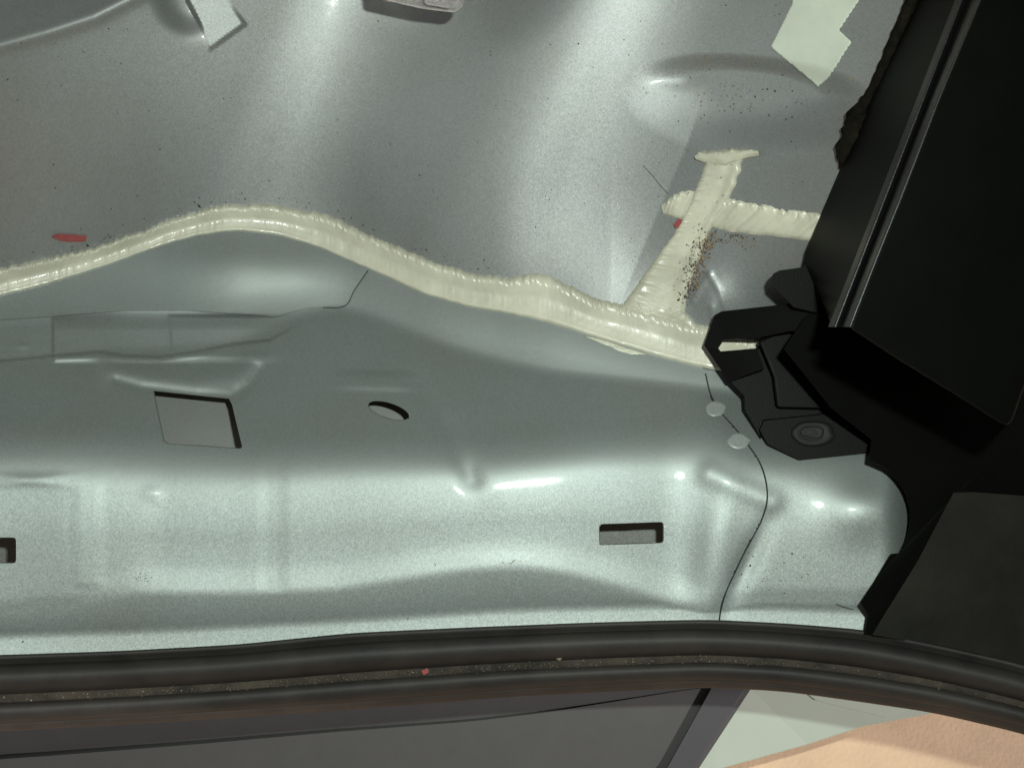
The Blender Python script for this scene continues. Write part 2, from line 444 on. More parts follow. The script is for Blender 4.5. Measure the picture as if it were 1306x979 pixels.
def sheet(name, hf, outline, holes, mat, parent, step=2.5, off=0.0, solid=0.0, smooth_out=True):
    P = np.array(outline, float)
    x0, y0 = P.min(0); x1, y1 = P.max(0)
    xs = np.arange(x0 - step, x1 + 2 * step, step); ys = np.arange(y0 - step, y1 + 2 * step, step)
    U, V = np.meshgrid(xs, ys)
    U = U.copy(); V = V.copy()
    for poly in [outline] + list(holes):
        pp = list(poly) + [poly[0]]
        q = np.array(pp)
        bx0, by0 = q.min(0) - 2 * step; bx1, by1 = q.max(0) + 2 * step
        m = (U > bx0) & (U < bx1) & (V > by0) & (V < by1)
        d, s, cx, cy, tt = seg_dist(U[m], V[m], pp)
        near = d < 0.62 * step
        uu_ = U[m]; vv_ = V[m]
        uu_[near] = cx[near]; vv_[near] = cy[near]
        U[m] = uu_; V[m] = vv_
        # corners: nearest grid vertex goes onto each sharp corner
        for k in range(len(poly)):
            a = np.array(poly[k - 1]); b_ = np.array(poly[k]); c = np.array(poly[(k + 1) % len(poly)])
            d1 = b_ - a; d2 = c - b_
            cosang = (d1 @ d2) / (np.linalg.norm(d1) * np.linalg.norm(d2) + 1e-9)
            if cosang < 0.9:
                ix = int(round((b_[0] - xs[0]) / step)); iy = int(round((b_[1] - ys[0]) / step))
                if 0 <= ix < len(xs) and 0 <= iy < len(ys): U[iy, ix], V[iy, ix] = b_
    Hh = hf(U, V) + off
    W = tow(U, V, D0 - Hh)
    ny, nx = U.shape
    cu = (U[:-1, :-1] + U[1:, :-1] + U[:-1, 1:] + U[1:, 1:]) / 4; cvv = (V[:-1, :-1] + V[1:, :-1] + V[:-1, 1:] + V[1:, 1:]) / 4
    keep = inside(cu, cvv, outline)
    for hl in holes: keep &= ~inside(cu, cvv, hl)
    jj, ii = np.nonzero(keep)
    a = jj * nx + ii
    faces = np.stack([a, a + nx, a + nx + 1, a + 1], -1)
    used = np.unique(faces); remap = -np.ones(nx * ny, int); remap[used] = np.arange(len(used))
    verts = W.reshape(-1, 3)[used]; faces = remap[faces]
    me = bpy.data.meshes.new(name)
    me.vertices.add(len(verts)); me.vertices.foreach_set('co', verts.ravel())
    me.loops.add(faces.size); me.loops.foreach_set('vertex_index', faces.ravel().astype(np.int32))
    me.polygons.add(len(faces)); me.polygons.foreach_set('loop_start', np.arange(0, faces.size, 4, dtype=np.int32))
    me.polygons.foreach_set('loop_total', np.full(len(faces), 4, np.int32))
    me.update(calc_edges=True); me.validate()
    o = link(name, me, mat, parent)
    if solid:
        md = o.modifiers.new('thickness', 'SOLIDIFY'); md.thickness = solid; md.offset = -1.0; md.use_even_offset = False
    elif len(me.vertices) == len(verts):
        # exact surface normals, so the trimmed edges shade cleanly
        fu = U.ravel()[used]; fv = V.ravel()[used]; e = 0.7
        a_ = tow(fu + e, fv, D0 - hf(fu + e, fv) - off) - tow(fu - e, fv, D0 - hf(fu - e, fv) - off)
        b_ = tow(fu, fv + e, D0 - hf(fu, fv + e) - off) - tow(fu, fv - e, D0 - hf(fu, fv - e) - off)
        nn = np.cross(b_, a_); nn /= np.linalg.norm(nn, axis=1, keepdims=True) + 1e-12
        me.normals_split_custom_set_from_vertices(nn.tolist())
    return o

def rim(name, pts, hf, mat, parent, t=0.0011, closed=True):
    """the cut edge of the sheet: a strip dropping from the outline"""
    q = np.array(list(pts) + ([pts[0]] if closed else []), float)
    P_ = np.concatenate([np.linspace(q[i], q[i + 1], 7)[:-1] for i in range(len(q) - 1)] + [q[-1:]])
    h = hf(P_[:, 0], P_[:, 1]); V = []; cols = (0.0, 0.35, 0.7, 1.0)
    for k in cols: V.append(tow(P_[:, 0], P_[:, 1], D0 - h + 0.00005 + t * k))
    n = len(P_); V = np.concatenate(V)
    fs = [(k * n + i, k * n + i + 1, (k + 1) * n + i + 1, (k + 1) * n + i) for k in range(len(cols) - 1) for i in range(n - 1)]
    W_ = tow(P_[:, 0], P_[:, 1], D0 - h)
    # straight drop away from the lens instead of along the ray
    ax = np.array(MW.to_3x3() @ Vector((0, 0, -1)))
    inw = (W_.mean(0) - W_) if closed else 0 * W_
    if closed: inw = inw / (np.linalg.norm(inw, axis=1, keepdims=True) + 1e-9) * t * 0.35
    V = np.concatenate([W_ + ax * (t * k + 0.00003) + inw * k for k in cols])
    return link(name, mesh(V, fs), mat, parent)

def poly_surf(name, rows, mat, parent=None, smooth=False, solid=0.0, bevel=0.0):
    """grid of rows of (u, v, D)"""
    R = np.array(rows, float); nr, nc = R.shape[:2]
    W = tow(R[..., 0], R[..., 1], R[..., 2]).reshape(-1, 3)
    fs = [(j * nc + i, (j + 1) * nc + i, (j + 1) * nc + i + 1, j * nc + i + 1) for j in range(nr - 1) for i in range(nc - 1)]
    o = link(name, mesh(W, fs), mat, parent, smooth)
    if solid:
        md = o.modifiers.new('thickness', 'SOLIDIFY'); md.thickness = solid; md.offset = -1
    if bevel:
        md = o.modifiers.new('bevel', 'BEVEL'); md.width = bevel; md.segments = 3; md.limit_method = 'ANGLE'; md.angle_limit = math.radians(25)
    return o

def prism(name, poly, mat, parent=None, thick=0.004, bevel=0.0008, holes=None):
    """slab whose face outline is poly of (u, v, D), extruded away from the lens by thick"""
    import bmesh
    P = np.array(poly, float)
    top = tow(P[:, 0], P[:, 1], P[:, 2])
    # side walls with a moulding draft, flaring away from the lens
    cen = P[:, :2].mean(0)
    bot = tow(P[:, 0] + (cen[0] - P[:, 0]) * 0.004, P[:, 1] + (cen[1] - P[:, 1]) * 0.004, P[:, 2] + thick)
    n = len(P)
    bm = bmesh.new()
    tv = [bm.verts.new(p) for p in top]; bv = [bm.verts.new(p) for p in bot]
    from mathutils.geometry import tessellate_polygon
    for tri in tessellate_polygon([[Vector((p[0], p[1], 0)) for p in P]]):
        bm.faces.new([tv[k] for k in tri]); bm.faces.new([bv[k] for k in reversed(tri)])
    for i in range(n):
        bm.faces.new((tv[i], bv[i], bv[(i + 1) % n], tv[(i + 1) % n]))
    bmesh.ops.recalc_face_normals(bm, faces=bm.faces)
    me = bpy.data.meshes.new(name); bm.to_mesh(me); bm.free()
    o = link(name, me, mat, parent, smooth=False)
    if bevel:
        md = o.modifiers.new('bevel', 'BEVEL'); md.width = bevel; md.segments = 3; md.limit_method = 'ANGLE'; md.angle_limit = math.radians(30)
    return o

M['dust_rubber'] = simple_mat('dust_filled_rubber', (0.022, 0.020, 0.017), rough=0.9, varcol=(0.060, 0.050, 0.037), vscale=55, bump=0.8, bscale=900, spec=0.2)
M['joint_shadow'] = simple_mat('joint_shadow_dark', (0.012, 0.014, 0.014), rough=0.8)  # dark tone standing in for shadow at the sheet edges
def wire(name, W, r, mat, seg=5, parent=None):
    zc = np.array(MW.to_3x3() @ Vector((0, 0, 1))); V = []; n = len(W)
    for i in range(n):
        t = W[min(i + 1, n - 1)] - W[max(i - 1, 0)]; t = t / np.linalg.norm(t)
        a = np.cross(t, zc); a /= np.linalg.norm(a); b_ = np.cross(a, t)
        for k in range(seg):
            th = 2 * PI * k / seg; V.append(W[i] + r * (a * math.cos(th) + b_ * math.sin(th)))
    fs = [(i * seg + k, i * seg + (k + 1) % seg, (i + 1) * seg + (k + 1) % seg, (i + 1) * seg + k) for i in range(n - 1) for k in range(seg)]
    return link(name, mesh(V, fs), mat, parent)
# ------------------------------------------------------------------ ground (world z = 0)
me = mesh([(-60, -60, 0), (60, -60, 0), (60, 60, 0), (-60, 60, 0)], [(0, 1, 2, 3)])
g = link('ground', me, M['ground']); g['kind'] = 'structure'

# ------------------------------------------------------------------ the car body
body = empty('car', tow(653, 700, D0 - 0.02), 'silver green metallic car shell, stripped to bare door sill and floor with cream sealer', 'car')

TOPL = -130
floor_out = [(-160, TOPL), (1330, TOPL), (1330, 470)] + [(u, float(seam_mid(u)) + 2) for u in np.arange(1300, -161, -8)]
sheet('floor_panel', floor_h, floor_out, [], M['floor_paint'], body, step=2.6)

edge = spline([(893, 452), (896, 468), (903, 490), (908, 512), (922, 530), (938, 548), (955, 570), (968, 590), (976, 615), (977, 640), (968, 668), (952, 697), (936, 730), (922, 762), (917, 785), (914, 815), (912, 860)], 4)
edge_l = [tuple(p) for p in edge]
sill_out = [(u, float(seam_mid(u)) - 1) for u in np.arange(-160, 893, 8)] + edge_l + [(u, float(c_seal(u)) + 34) for u in np.arange(905, -161, -8)]
hole_sq = [(195, 498), (292, 508), (296, 516), (309, 570), (306, 572), (292, 571), (214, 566), (208, 562)]
ct = np.linspace(0, 2 * PI, 28, endpoint=False)
ang = 0.30
hole_rd = [(495.5 + 27.5 * math.cos(t) * math.cos(ang) - 10 * math.sin(t) * math.sin(ang), 523.5 + 27.5 * math.cos(t) * math.sin(ang) + 10 * math.sin(t) * math.cos(ang)) for t in ct]
def rrect(x0, y0, x1, y1, r, sk=0.0):
    out = []
    for (cx, cy, a0) in ((x1 - r, y0 + r, -90), (x1 - r, y1 - r, 0), (x0 + r, y1 - r, 90), (x0 + r, y0 + r, 180)):
        for k in range(4):
            a = math.radians(a0 + 30 * k)
            out.append((cx + r * math.cos(a), cy + r * math.sin(a) + sk * (cx - x0)))
    return out
hole_r1 = rrect(764, 668, 846.5, 695, 4, -0.035)
hole_r2 = rrect(-55, 685, 20.5, 718, 4, 0)
sheet('sill_panel', sill_h, sill_out, [hole_sq, hole_rd, hole_r1, hole_r2], M['paint'], body, step=2.2)
for hl in (hole_sq, hole_rd, hole_r1, hole_r2):
    rim('hole_rim', hl, sill_h, M['paint'], body)
rim('panel_edge', edge_l, sill_h, M['paint'], body, closed=False)

def end_h(U, V): return sill_h(U, V)
end_out = [(855, 445), (1200, 470), (1150, 560), (1146, 585), (1165, 610), (1178, 650), (1172, 690), (1150, 720), (1118, 775), (1118, 855), (870, 850), (855, 800)]
sheet('sill_end_panel', end_h, end_out, [], M['paint'], body, step=2.6, off=-0.0026)

# overlapping inner side panel, upper left of the sill
dome_out = [(-160, 380)] + [(u, float(seam_mid(u)) + 4) for u in np.arange(-150, 470, 8)] + [(470, 343), (452, 370), (446, 383), (440, 389), (432, 392), (396, 392), (372, 397), (350, 404), (330, 402), (300, 400), (240, 396), (160, 396), (60, 404), (-60, 412), (-160, 416)]
def dome_h(U, V):
    return sill_h(U, V, False) + 0.0006 + 0.0017 * np.exp(-ell(U, V, 325, 338, 130, 30, 0.05) ** 2)
sheet('side_panel', dome_h, dome_out, [], M['paint'], body, step=2.4)

# inner panel seen through the openings, 5 cm behind
def inner_h(U, V):
    return sill_h(300, 520) - 0.038 + (V - 520) * PX * 0.35 * (V < 600) + (V >= 600) * (80 * PX * 0.35)
ys_ = np.arange(400, 860, 20)
inner_h2 = lambda U, V: np.where(V < 600, (V - 600) * PX * 0.42, -(V - 600) * PX * 0.12) + float(sill_h(500, 610)) - 0.046 + bow(U)
rows = [[(u, v, D0 - float(inner_h2(u, v))) for u in np.arange(-200, 1000, 60)] for v in ys_]
poly_surf('inner_panel', rows, M['inner'], body, smooth=True)

# ------------------------------------------------------------------ seam sealer
def ribbon(name, P, Q, hfP, hfQ, mat, parent, prof, across=14, seed=1, jagP=1.5, jagQ=0.6, lumps=0.0005, stripes=0.0, endt=True):
    """band between edge polylines P and Q (same length), hugging the metal, with a raised profile"""
    n = len(P); rows = []
    t = np.linspace(0, 1, across)
    s = np.arange(n)
    P = np.array(P, float); Q = np.array(Q, float)
    dirn = (Q - P); ln = np.linalg.norm(dirn, axis=1, keepdims=True) + 1e-6; dirn = dirn / ln
    arc = np.concatenate([[0], np.cumsum(np.linalg.norm(np.diff((P + Q) / 2, axis=0), axis=1))])
    jp = (vnoise(arc / 3.2, 0 * arc, seed) - 0.5) * 2 * jagP + (vnoise(arc / 23.0, 0 * arc + 3, seed) - 0.5) * 2 * jagP
    jq = (vnoise(arc / 9.0, 0 * arc + 7, seed) - 0.5) * 2 * jagQ
    P2 = P + dirn * jp[:, None]; Q2 = Q + dirn * jq[:, None]
    UU = P2[:, None, 0] * (1 - t) + Q2[:, None, 0] * t
    VV = P2[:, None, 1] * (1 - t) + Q2[:, None, 1] * t
    hp = hfP(P2[:, 0], P2[:, 1]); hq = hfQ(Q2[:, 0], Q2[:, 1])
    base = hp[:, None] * (1 - t) + hq[:, None] * t
    surf = body_h(UU, VV)
    base = np.maximum(base, surf)
    pr = np.interp(t, [p[0] for p in prof], [p[1] for p in prof])
    A = arc[:, None] + 0 * t
    T = t[None, :] + 0 * A
    lump = (vnoise(A / 11.0 + T * 0.8, T * 4, seed + 5) - 0.5) * 2 * lumps * 0.7
    lump += (vnoise(A / 3.0, T * 2, seed + 9) - 0.5) * 2 * (lumps * 0.6 + 0.0008) * np.exp(-((T - 0.12) / 0.10) ** 2)
    st = stripes * (vnoise((A + T * ln * 0.9) / 4.2, T * 0.7, seed + 2) - 0.5)
    edgef = np.clip(np.minimum(T, 1 - T) / 0.08, 0, 1)
    h = base + pr[None, :] + (lump + st) * edgef - 0.0003
    W = tow(UU, VV, D0 - h)
    nr, nc = n, across
    fs = [(j * nc + i, j * nc + i + 1, (j + 1) * nc + i + 1, (j + 1) * nc + i) for j in range(nr - 1) for i in range(nc - 1)]
    return link(name, mesh(W.reshape(-1, 3), fs), mat, parent)

su = np.arange(-150, 1100, 1.0)
P = np.stack([su, UPc(su)], -1)
# the torn lump on the upper edge near u=680
P[:, 1] -= 6 * np.exp(-((su - 690) / 18.0) ** 2)
Q = np.stack([su, LOc(su)], -1)
ribbon('seam_sealer', P, Q, floor_h, sill_h, M['sealer'], body,
       [(0, 0), (0.04, 0.0022), (0.12, 0.0042), (0.22, 0.0042), (0.36, 0.0030), (0.5, 0.0018), (0.62, 0.0016), (0.84, 0.0020), (0.93, 0.0024), (0.97, 0.0019), (1, 0)],
       across=24, seed=3, jagP=1.5, jagQ=0.4, lumps=0.00012, stripes=0.0001)

def band(name, L1, L2, prof, n=220, hf=floor_h, **kw):
    A = spline(L1, 2); B = spline(L2, 2)
    def res(X):
        s = np.concatenate([[0], np.cumsum(np.linalg.norm(np.diff(X, axis=0), axis=1))]); s /= s[-1]
        q = np.linspace(0, 1, n); return np.stack([np.interp(q, s, X[:, 0]), np.interp(q, s, X[:, 1])], -1)
    return ribbon(name, res(A), res(B), hf, hf, M['sealer'], body, prof, **kw)

flatp = [(0, 0), (0.06, 0.0022), (0.2, 0.0026), (0.5, 0.0021), (0.72, 0.0013), (0.9, 0.0019), (0.96, 0.0015), (1, 0)]
# side branch first (lies under the upright one)
band('sealer_branch', [(843, 262), (862, 246), (885, 243), (912, 250), (935, 254), (980, 262), (1015, 268), (1060, 274)],
     [(846, 274), (864, 279), (885, 283), (905, 289), (935, 297), (980, 301), (1015, 305), (1055, 311)],
     [(0, 0), (0.1, 0.0016), (0.3, 0.0020), (0.8, 0.0020), (0.93, 0.0015), (1, 0)], seed=21, jagP=0.8, jagQ=0.8, lumps=0.0001, stripes=0.0030)
band('sealer_upright', [(893, 197), (899, 207), (893, 225), (882, 250), (870, 276), (860, 296), (845, 318), (825, 345), (808, 370), (792, 392)],
     [(962, 194), (948, 206), (944, 220), (935, 244), (920, 270), (908, 290), (897, 315), (890, 340), (878, 368), (872, 415)],
     [(0, 0), (0.03, 0.0040), (0.07, 0.0046), (0.13, 0.0040), (0.5, 0.0034), (0.66, 0.0020), (0.85, 0.0032), (0.94, 0.0028), (1, 0)], seed=33, jagP=0.8, jagQ=1.8, lumps=0.00018, stripes=0.0003)
band('sealer_cap', [(886, 200), (893, 193), (910, 192), (930, 190), (955, 189), (967, 190)],
     [(888, 205), (899, 209), (912, 213), (930, 212), (950, 203), (968, 199)],
     [(0, 0), (0.15, 0.0042), (0.5, 0.0054), (0.85, 0.0040), (1, 0)], n=90, seed=41, jagP=1.0, jagQ=1.2, lumps=0.0008)
band('sealer_smear', [(792, 391), (815, 383), (850, 386), (875, 400), (890, 417)],
     [(800, 402), (830, 404), (855, 410), (875, 420), (885, 428)],
     [(0, 0), (0.2, 0.0040), (0.6, 0.0045), (1, 0.0030)], n=90, seed=43, jagP=0.6, jagQ=0.5, lumps=0.0004, stripes=0.0022)
# thin squeezed-out flap under the main bead
band('sealer_flap', [(745, 428), (770, 434), (800, 444), (825, 452)], [(758, 434), (775, 441), (798, 451), (812, 452)],
     [(0, 0.0010), (0.5, 0.0010), (0.9, 0.0007), (1, 0)], n=60, hf=sill_h, seed=51, jagP=0.3, jagQ=1.0, lumps=0.0002)

# weld spots over the panel joint
def disc(name, cx, cy, rx, ry, mat, parent, hf, rise=0.0007, rim=0.0004, seed=0, ang=0.0, hollow=0.8):
    rr = np.array([0, 0.3, 0.55, 0.75, 0.88, 0.96, 1.04]); hh = np.array([rise * hollow, rise * hollow, rise * 0.75, rise, rise * 0.9, rise * 0.5, -0.0004])
    V = []; n = 36
    for r, h in zip(rr, hh):
        for k in range(n):
            a = 2 * PI * k / n
            q = r * (1 + 0.45 * (vnoise(np.array(a * 1.1), np.array(seed * 3.1), seed) - 0.5))
            x = rx * q * math.cos(a); y = ry * q * math.sin(a)
            u = cx + x * math.cos(ang) - y * math.sin(ang); v = cy + x * math.sin(ang) + y * math.cos(ang)
            V.append(tow(u, v, D0 - (hf(u, v) + h)))
    fs = []
    for j in range(len(rr) - 1):
        for k in range(n):
            fs.append((j * n + k, j * n + (k + 1) % n, (j + 1) * n + (k + 1) % n, (j + 1) * n + k))
    return link(name, mesh(np.array(V).reshape(-1, 3), fs), mat, parent)
disc('weld_spot', 912, 521, 14, 9, M['weld'], body, sill_h, seed=2, ang=0.2)
disc('weld_spot', 942, 562, 15, 10.5, M['weld'], body, sill_h, seed=5, ang=0.1)

# pale self-adhesive pad and the pale facet at the top edge
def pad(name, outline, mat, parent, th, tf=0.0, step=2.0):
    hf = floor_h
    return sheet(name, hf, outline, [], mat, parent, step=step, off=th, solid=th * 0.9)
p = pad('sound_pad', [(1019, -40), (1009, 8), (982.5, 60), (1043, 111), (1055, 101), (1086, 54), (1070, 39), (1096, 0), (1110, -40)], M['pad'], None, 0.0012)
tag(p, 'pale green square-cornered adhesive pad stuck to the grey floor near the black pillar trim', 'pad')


# ------------------------------------------------------------------ door seal
def sweep_profile(name, curve_top, curve_bot, prof, mat, parent, D, u0=-220, u1=1500, du=6, seed=0):
    """prof: list of (t, h) across from top curve to bottom curve"""
    uu_ = np.arange(u0, u1, du)
    T = np.array([p[0] for p in prof]); Hh = np.array([p[1] for p in prof])
    tp = curve_top(uu_); bt = curve_bot(uu_)
    V = tp[:, None] * (1 - T) + bt[:, None] * T
    U = uu_[:, None] + 0 * V
    # lean the sections so they stay square to the curve on the bending right end
    sl = np.gradient((tp + bt) / 2, uu_)
    U = U - (V - ((tp + bt) / 2)[:, None]) * sl[:, None] * 0.6
    h = Hh[None, :] + 0.0003 * (vnoise(U / 60, V / 30, seed) - 0.5)
    W = tow(U, V, D - bow(U) - h)
    nr, nc = U.shape
    fs = [(j * nc + i, j * nc + i + 1, (j + 1) * nc + i + 1, (j + 1) * nc + i) for j in range(nr - 1) for i in range(nc - 1)]
    o = link(name, mesh(W.reshape(-1, 3), fs), mat, parent)
    return o

c_bot = smoothcv([(-200, 938), (0, 932), (200, 921), (440, 905), (650, 888), (800, 880), (900, 876), (1000, 881), (1080, 892), (1190, 908), (1306, 935), (1500, 1000)], 22)
c_a = lambda u: c_seal(u) * 0.47 + c_bot(u) * 0.53
c_b = lambda u: c_seal(u) * 0.42 + c_bot(u) * 0.58
seal = empty('door_seal', tow(653, 850, D0), 'long curved black rubber door seal with dust in its groove along the sill flange', 'door seal')
def circ(t0, t1, h0, amp, n=9, base=0.0):
    return [(t0 + (t1 - t0) * (1 - math.cos(PI * k / (n - 1))) / 2, h0 + base + amp * math.sin(PI * k / (n - 1))) for k in range(n)]
sweep_profile('seal_lip', lambda u: c_seal(u), lambda u: c_seal(u) * 0.82 + c_bot(u) * 0.18,
              [(-0.05, -0.004), (0.0, 0.0035), (0.12, 0.0045), (0.35, 0.0042), (0.5, 0.0026), (1.0, 0.002)], M['rubber'], seal, D0, seed=1)
sweep_profile('seal_bulb', lambda u: c_seal(u) * 0.88 + c_bot(u) * 0.12, c_a,
              circ(0, 1, 0.0, 0.011, 15), M['rubber'], seal, D0, seed=2)
sweep_profile('seal_groove', lambda u: c_seal(u) * 0.55 + c_bot(u) * 0.45, lambda u: c_seal(u) * 0.36 + c_bot(u) * 0.64,
              [(0, 0.002), (0.4, 0.0035), (0.7, 0.0040), (1, 0.003)], M['dust_rubber'], seal, D0, seed=3)
sweep_profile('seal_edge_bulb', lambda u: c_seal(u) * 0.40 + c_bot(u) * 0.60, lambda u: c_bot(u) - 9,
              circ(0, 1, 0.0, 0.008, 13), M['rubber'], seal, D0 + 0.001, seed=4)
M['rubber_brown'] = simple_mat('brown_dusted_rubber', (0.020, 0.016, 0.013), rough=0.7, varcol=(0.042, 0.031, 0.023), vscale=30, bump=0.2)
sweep_profile('seal_skirt', lambda u: c_bot(u) - 17, lambda u: c_bot(u),
              [(0, 0.004), (0.3, 0.0042), (0.7, 0.003), (0.95, 0.0005), (1.0, -0.004), (0.9, -0.008)], M['rubber_brown'], seal, D0 + 0.003, seed=5)

# ------------------------------------------------------------------ open door below the seal
door = bpy.data.objects.new('door', None); COL.objects.link(door)
door.matrix_world = Matrix.Translation(Vector(tow(450, 940, 0.66)))
door.parent = body; door.matrix_parent_inverse = body.matrix_world.inverted()
DD = 0.66
cz = cv([(-200, 985), (0, 966), (60, 962), (250, 947), (430, 931), (600, 918), (700, 906), (800, 890), (860, 880), (920, 872), (1000, 860)])
cl = [(u, float(cz(u))) for u in np.arange(-260, 966, 35)]
prism('lower_panel', [(u, v + 1.5, 0.6665 - 0.00002 * (v - 900)) for u, v in cl] + [(812, 1100, 0.6625), (-260, 1100, 0.6625)], M['door_trim'], door, thick=0.006, bevel=0.0012)
prism('upper_panel', [(u, v + 2.5, 0.6685 + 0.00004 * (v - 900)) for u, v in cl] + [(975, 800, 0.6665), (-260, 800, 0.6665)], M['door_trim'], door, thick=0.006, bevel=0)
prism('trim_border', [(930, 830, 0.6605), (978, 830, 0.6605), (950, 880, 0.662), (885, 979, 0.660), (805, 1100, 0.652), (757, 1100, 0.652), (850, 979, 0.660), (905, 880, 0.662)], M['door_dark'], door, thick=0.012, bevel=0.001)
prism('door_skin', [(880, 800, 0.69), (1260, 800, 0.70), (1260, 890, 0.70), (1195, 908, 0.70), (1100, 926, 0.70), (1030, 949, 0.70), (915, 981, 0.695), (640, 1075, 0.69), (740, 1075, 0.69)], M['door_paint'], door, thick=0.006, bevel=0.0012)
prism('skin_fold', [(960, 830, 0.693), (1330, 830, 0.698), (1130, 915, 0.6985), (1040, 893, 0.695)], M['door_paint'], door, thick=0.003, bevel=0.0008)

# ------------------------------------------------------------------ black pillar trim
# dark tubes drawn in for the shadow line where the sheets overlap
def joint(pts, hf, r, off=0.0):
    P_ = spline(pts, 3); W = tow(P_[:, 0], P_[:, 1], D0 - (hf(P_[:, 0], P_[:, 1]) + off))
    o = wire('joint_shadow_line', W, r * PX, M['joint_shadow'], seg=6, parent=body); return o
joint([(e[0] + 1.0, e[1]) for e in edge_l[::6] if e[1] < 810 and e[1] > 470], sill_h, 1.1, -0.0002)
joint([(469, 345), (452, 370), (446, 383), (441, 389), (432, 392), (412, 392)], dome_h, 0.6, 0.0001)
trim = empty('pillar_trim', tow(1180, 600, 0.53), 'large black grained plastic pillar trim covering the right side, with a ribbed edge', 'trim')
def lerp(a, b, t): return a + (b - a) * t
# left wall and rib pair of the tall cover
prow = []
for v in list(np.arange(-140, 401, 20)) + [410, 417]:
    base_u = 1163 - 130 * v / 310.0 if v < 335 else 1022.5 + (v - 335) * 0.42
    l1 = 1226 - 161 * v / 415.0
    l2 = np.interp(v, [-140, 0, 130, 250, 330, 418, 430], [1302, 1250, 1196, 1150, 1118, 1084, 1080])
    fD = D0 - float(floor_h(max(base_u, 900), min(v, 430)))
    Db = lerp(fD - 0.003, 0.50, 0.3)
    prow.append([(base_u - 3, v, fD + 0.01), (base_u, v, Db), (base_u + 4, v, Db - 0.004), (l1 - 8, v, 0.435), (l1 - 4, v, 0.428), (l1 - 1.5, v, 0.4225), (l1 + 1, v, 0.421), (l1 + 3, v, 0.424), (l1 + 6, v, 0.430), (l2 - 7, v, 0.412), (l2 - 3, v, 0.395), (l2, v, 0.383), (l2 + 3, v, 0.400)])
poly_surf('side_wall', [q[:4] for q in prow], M['plastic'], trim, smooth=True)
for sl_ in (slice(3, 9), slice(8, 13)):
    poly_surf('rib', [q[sl_] for q in prow], M['plastic_rib'], trim, smooth=True)
# the broad face, receding to the right, with its lower edge slanting down to a corner
def faceD(u, v): return 0.383 + 0.00016 * (u - 1084) + 0.00004 * (v - 418)
fo_ = [(1302, -140), (1250, 0), (1196, 130), (1150, 250), (1118, 330), (1084, 418), (1150, 461), (1215, 501), (1272, 537), (1284, 543), (1291, 536), (1306, 494), (1345, 400), (1500, 60), (1500, -140)]
prism('cover_face', [(u, v, faceD(u, v)) for u, v in fo_], M['plastic'], trim, thick=0.11, bevel=0.0012)

# unseen pillar extension right of the frame, added to keep sun off the interior
def campt(x, y, z): return MW @ Vector((x, y, z))
def boxcam(name, x0, x1, y0, y1, d0, d1, lean, mat, parent):
    V = [campt(x + (lean if d == d1 else 0), y, -d) for d in (d0, d1) for (x, y) in ((x0, y0), (x1, y0), (x1, y1), (x0, y1))]
    o = link(name, mesh([tuple(q) for q in V], [(0, 1, 2, 3), (7, 6, 5, 4), (0, 4, 5, 1), (1, 5, 6, 2), (2, 6, 7, 3), (3, 7, 4, 0)]), mat, parent, smooth=False)
    md = o.modifiers.new('bevel', 'BEVEL'); md.width = 0.012; md.segments = 4
    return o
boxcam('upper_sun_block', 0.235, 0.50, -0.235, 0.50, 0.43, -0.85, 0.03, M['plastic'], trim)

# lower trim
def lowD(u, v):
    return 0.560 - 0.00004 * (u - 1100) + 0.00003 * (v - 700)
lowpoly = [(1035, 395), (1110, 400), (1440, 400), (1440, 960), (1330, 905), (1200, 860), (1102, 835), (1103, 803), (1107, 782), (1097, 768), (1137, 707), (1146, 707), (1157, 685), (1161, 655), (1152, 625), (1135, 602), (1108, 586), (1112, 560), (1060, 520), (1000, 445)]
def lowD2(u, v):
    return float(np.interp(u, [1000, 1110, 1160, 1210, 1320, 1500], [0.505, 0.512, 0.515, 0.550, 0.545, 0.52]))
edge2 = [tuple(p) for p in spline([(1108, 586), (1120, 592), (1135, 602), (1152, 625), (1160, 652), (1157, 682), (1147, 705)], 6)]
lowp = [(1030, 400), (1440, 400), (1440, 905), (1330, 861), (1250, 838), (1200, 827), (1150, 815), (1103, 807), (1104, 801), (1107, 783), (1097, 768), (1117, 738), (1136, 706)] + edge2[::-1] + [(1112, 560), (1060, 520), (1000, 445)]
def tD(u, v): return 0.5250 + 0.00013 * (u - 1100) - 0.00001 * (v - 700)
prism('lower_trim', [(u, v, tD(u, v)) for u, v in lowp], M['plastic'], trim, thick=0.022, bevel=0.0010)
sc_ = [(1216, 628), (1240, 627), (1306, 632), (1440, 640), (1440, 906), (1330, 862), (1250, 839), (1200, 828), (1150, 816), (1113, 809), (1116, 803), (1130, 780), (1170, 716)]
prism('lit_trim_area', [(u, v, tD(u, v) - 0.004 - 0.00002 * (u - 1210)) for u, v in sc_], M['plastic_lit'], trim, thick=0.02, bevel=0.002)  # flash-lit part of the lower trim, put in as a paler slab

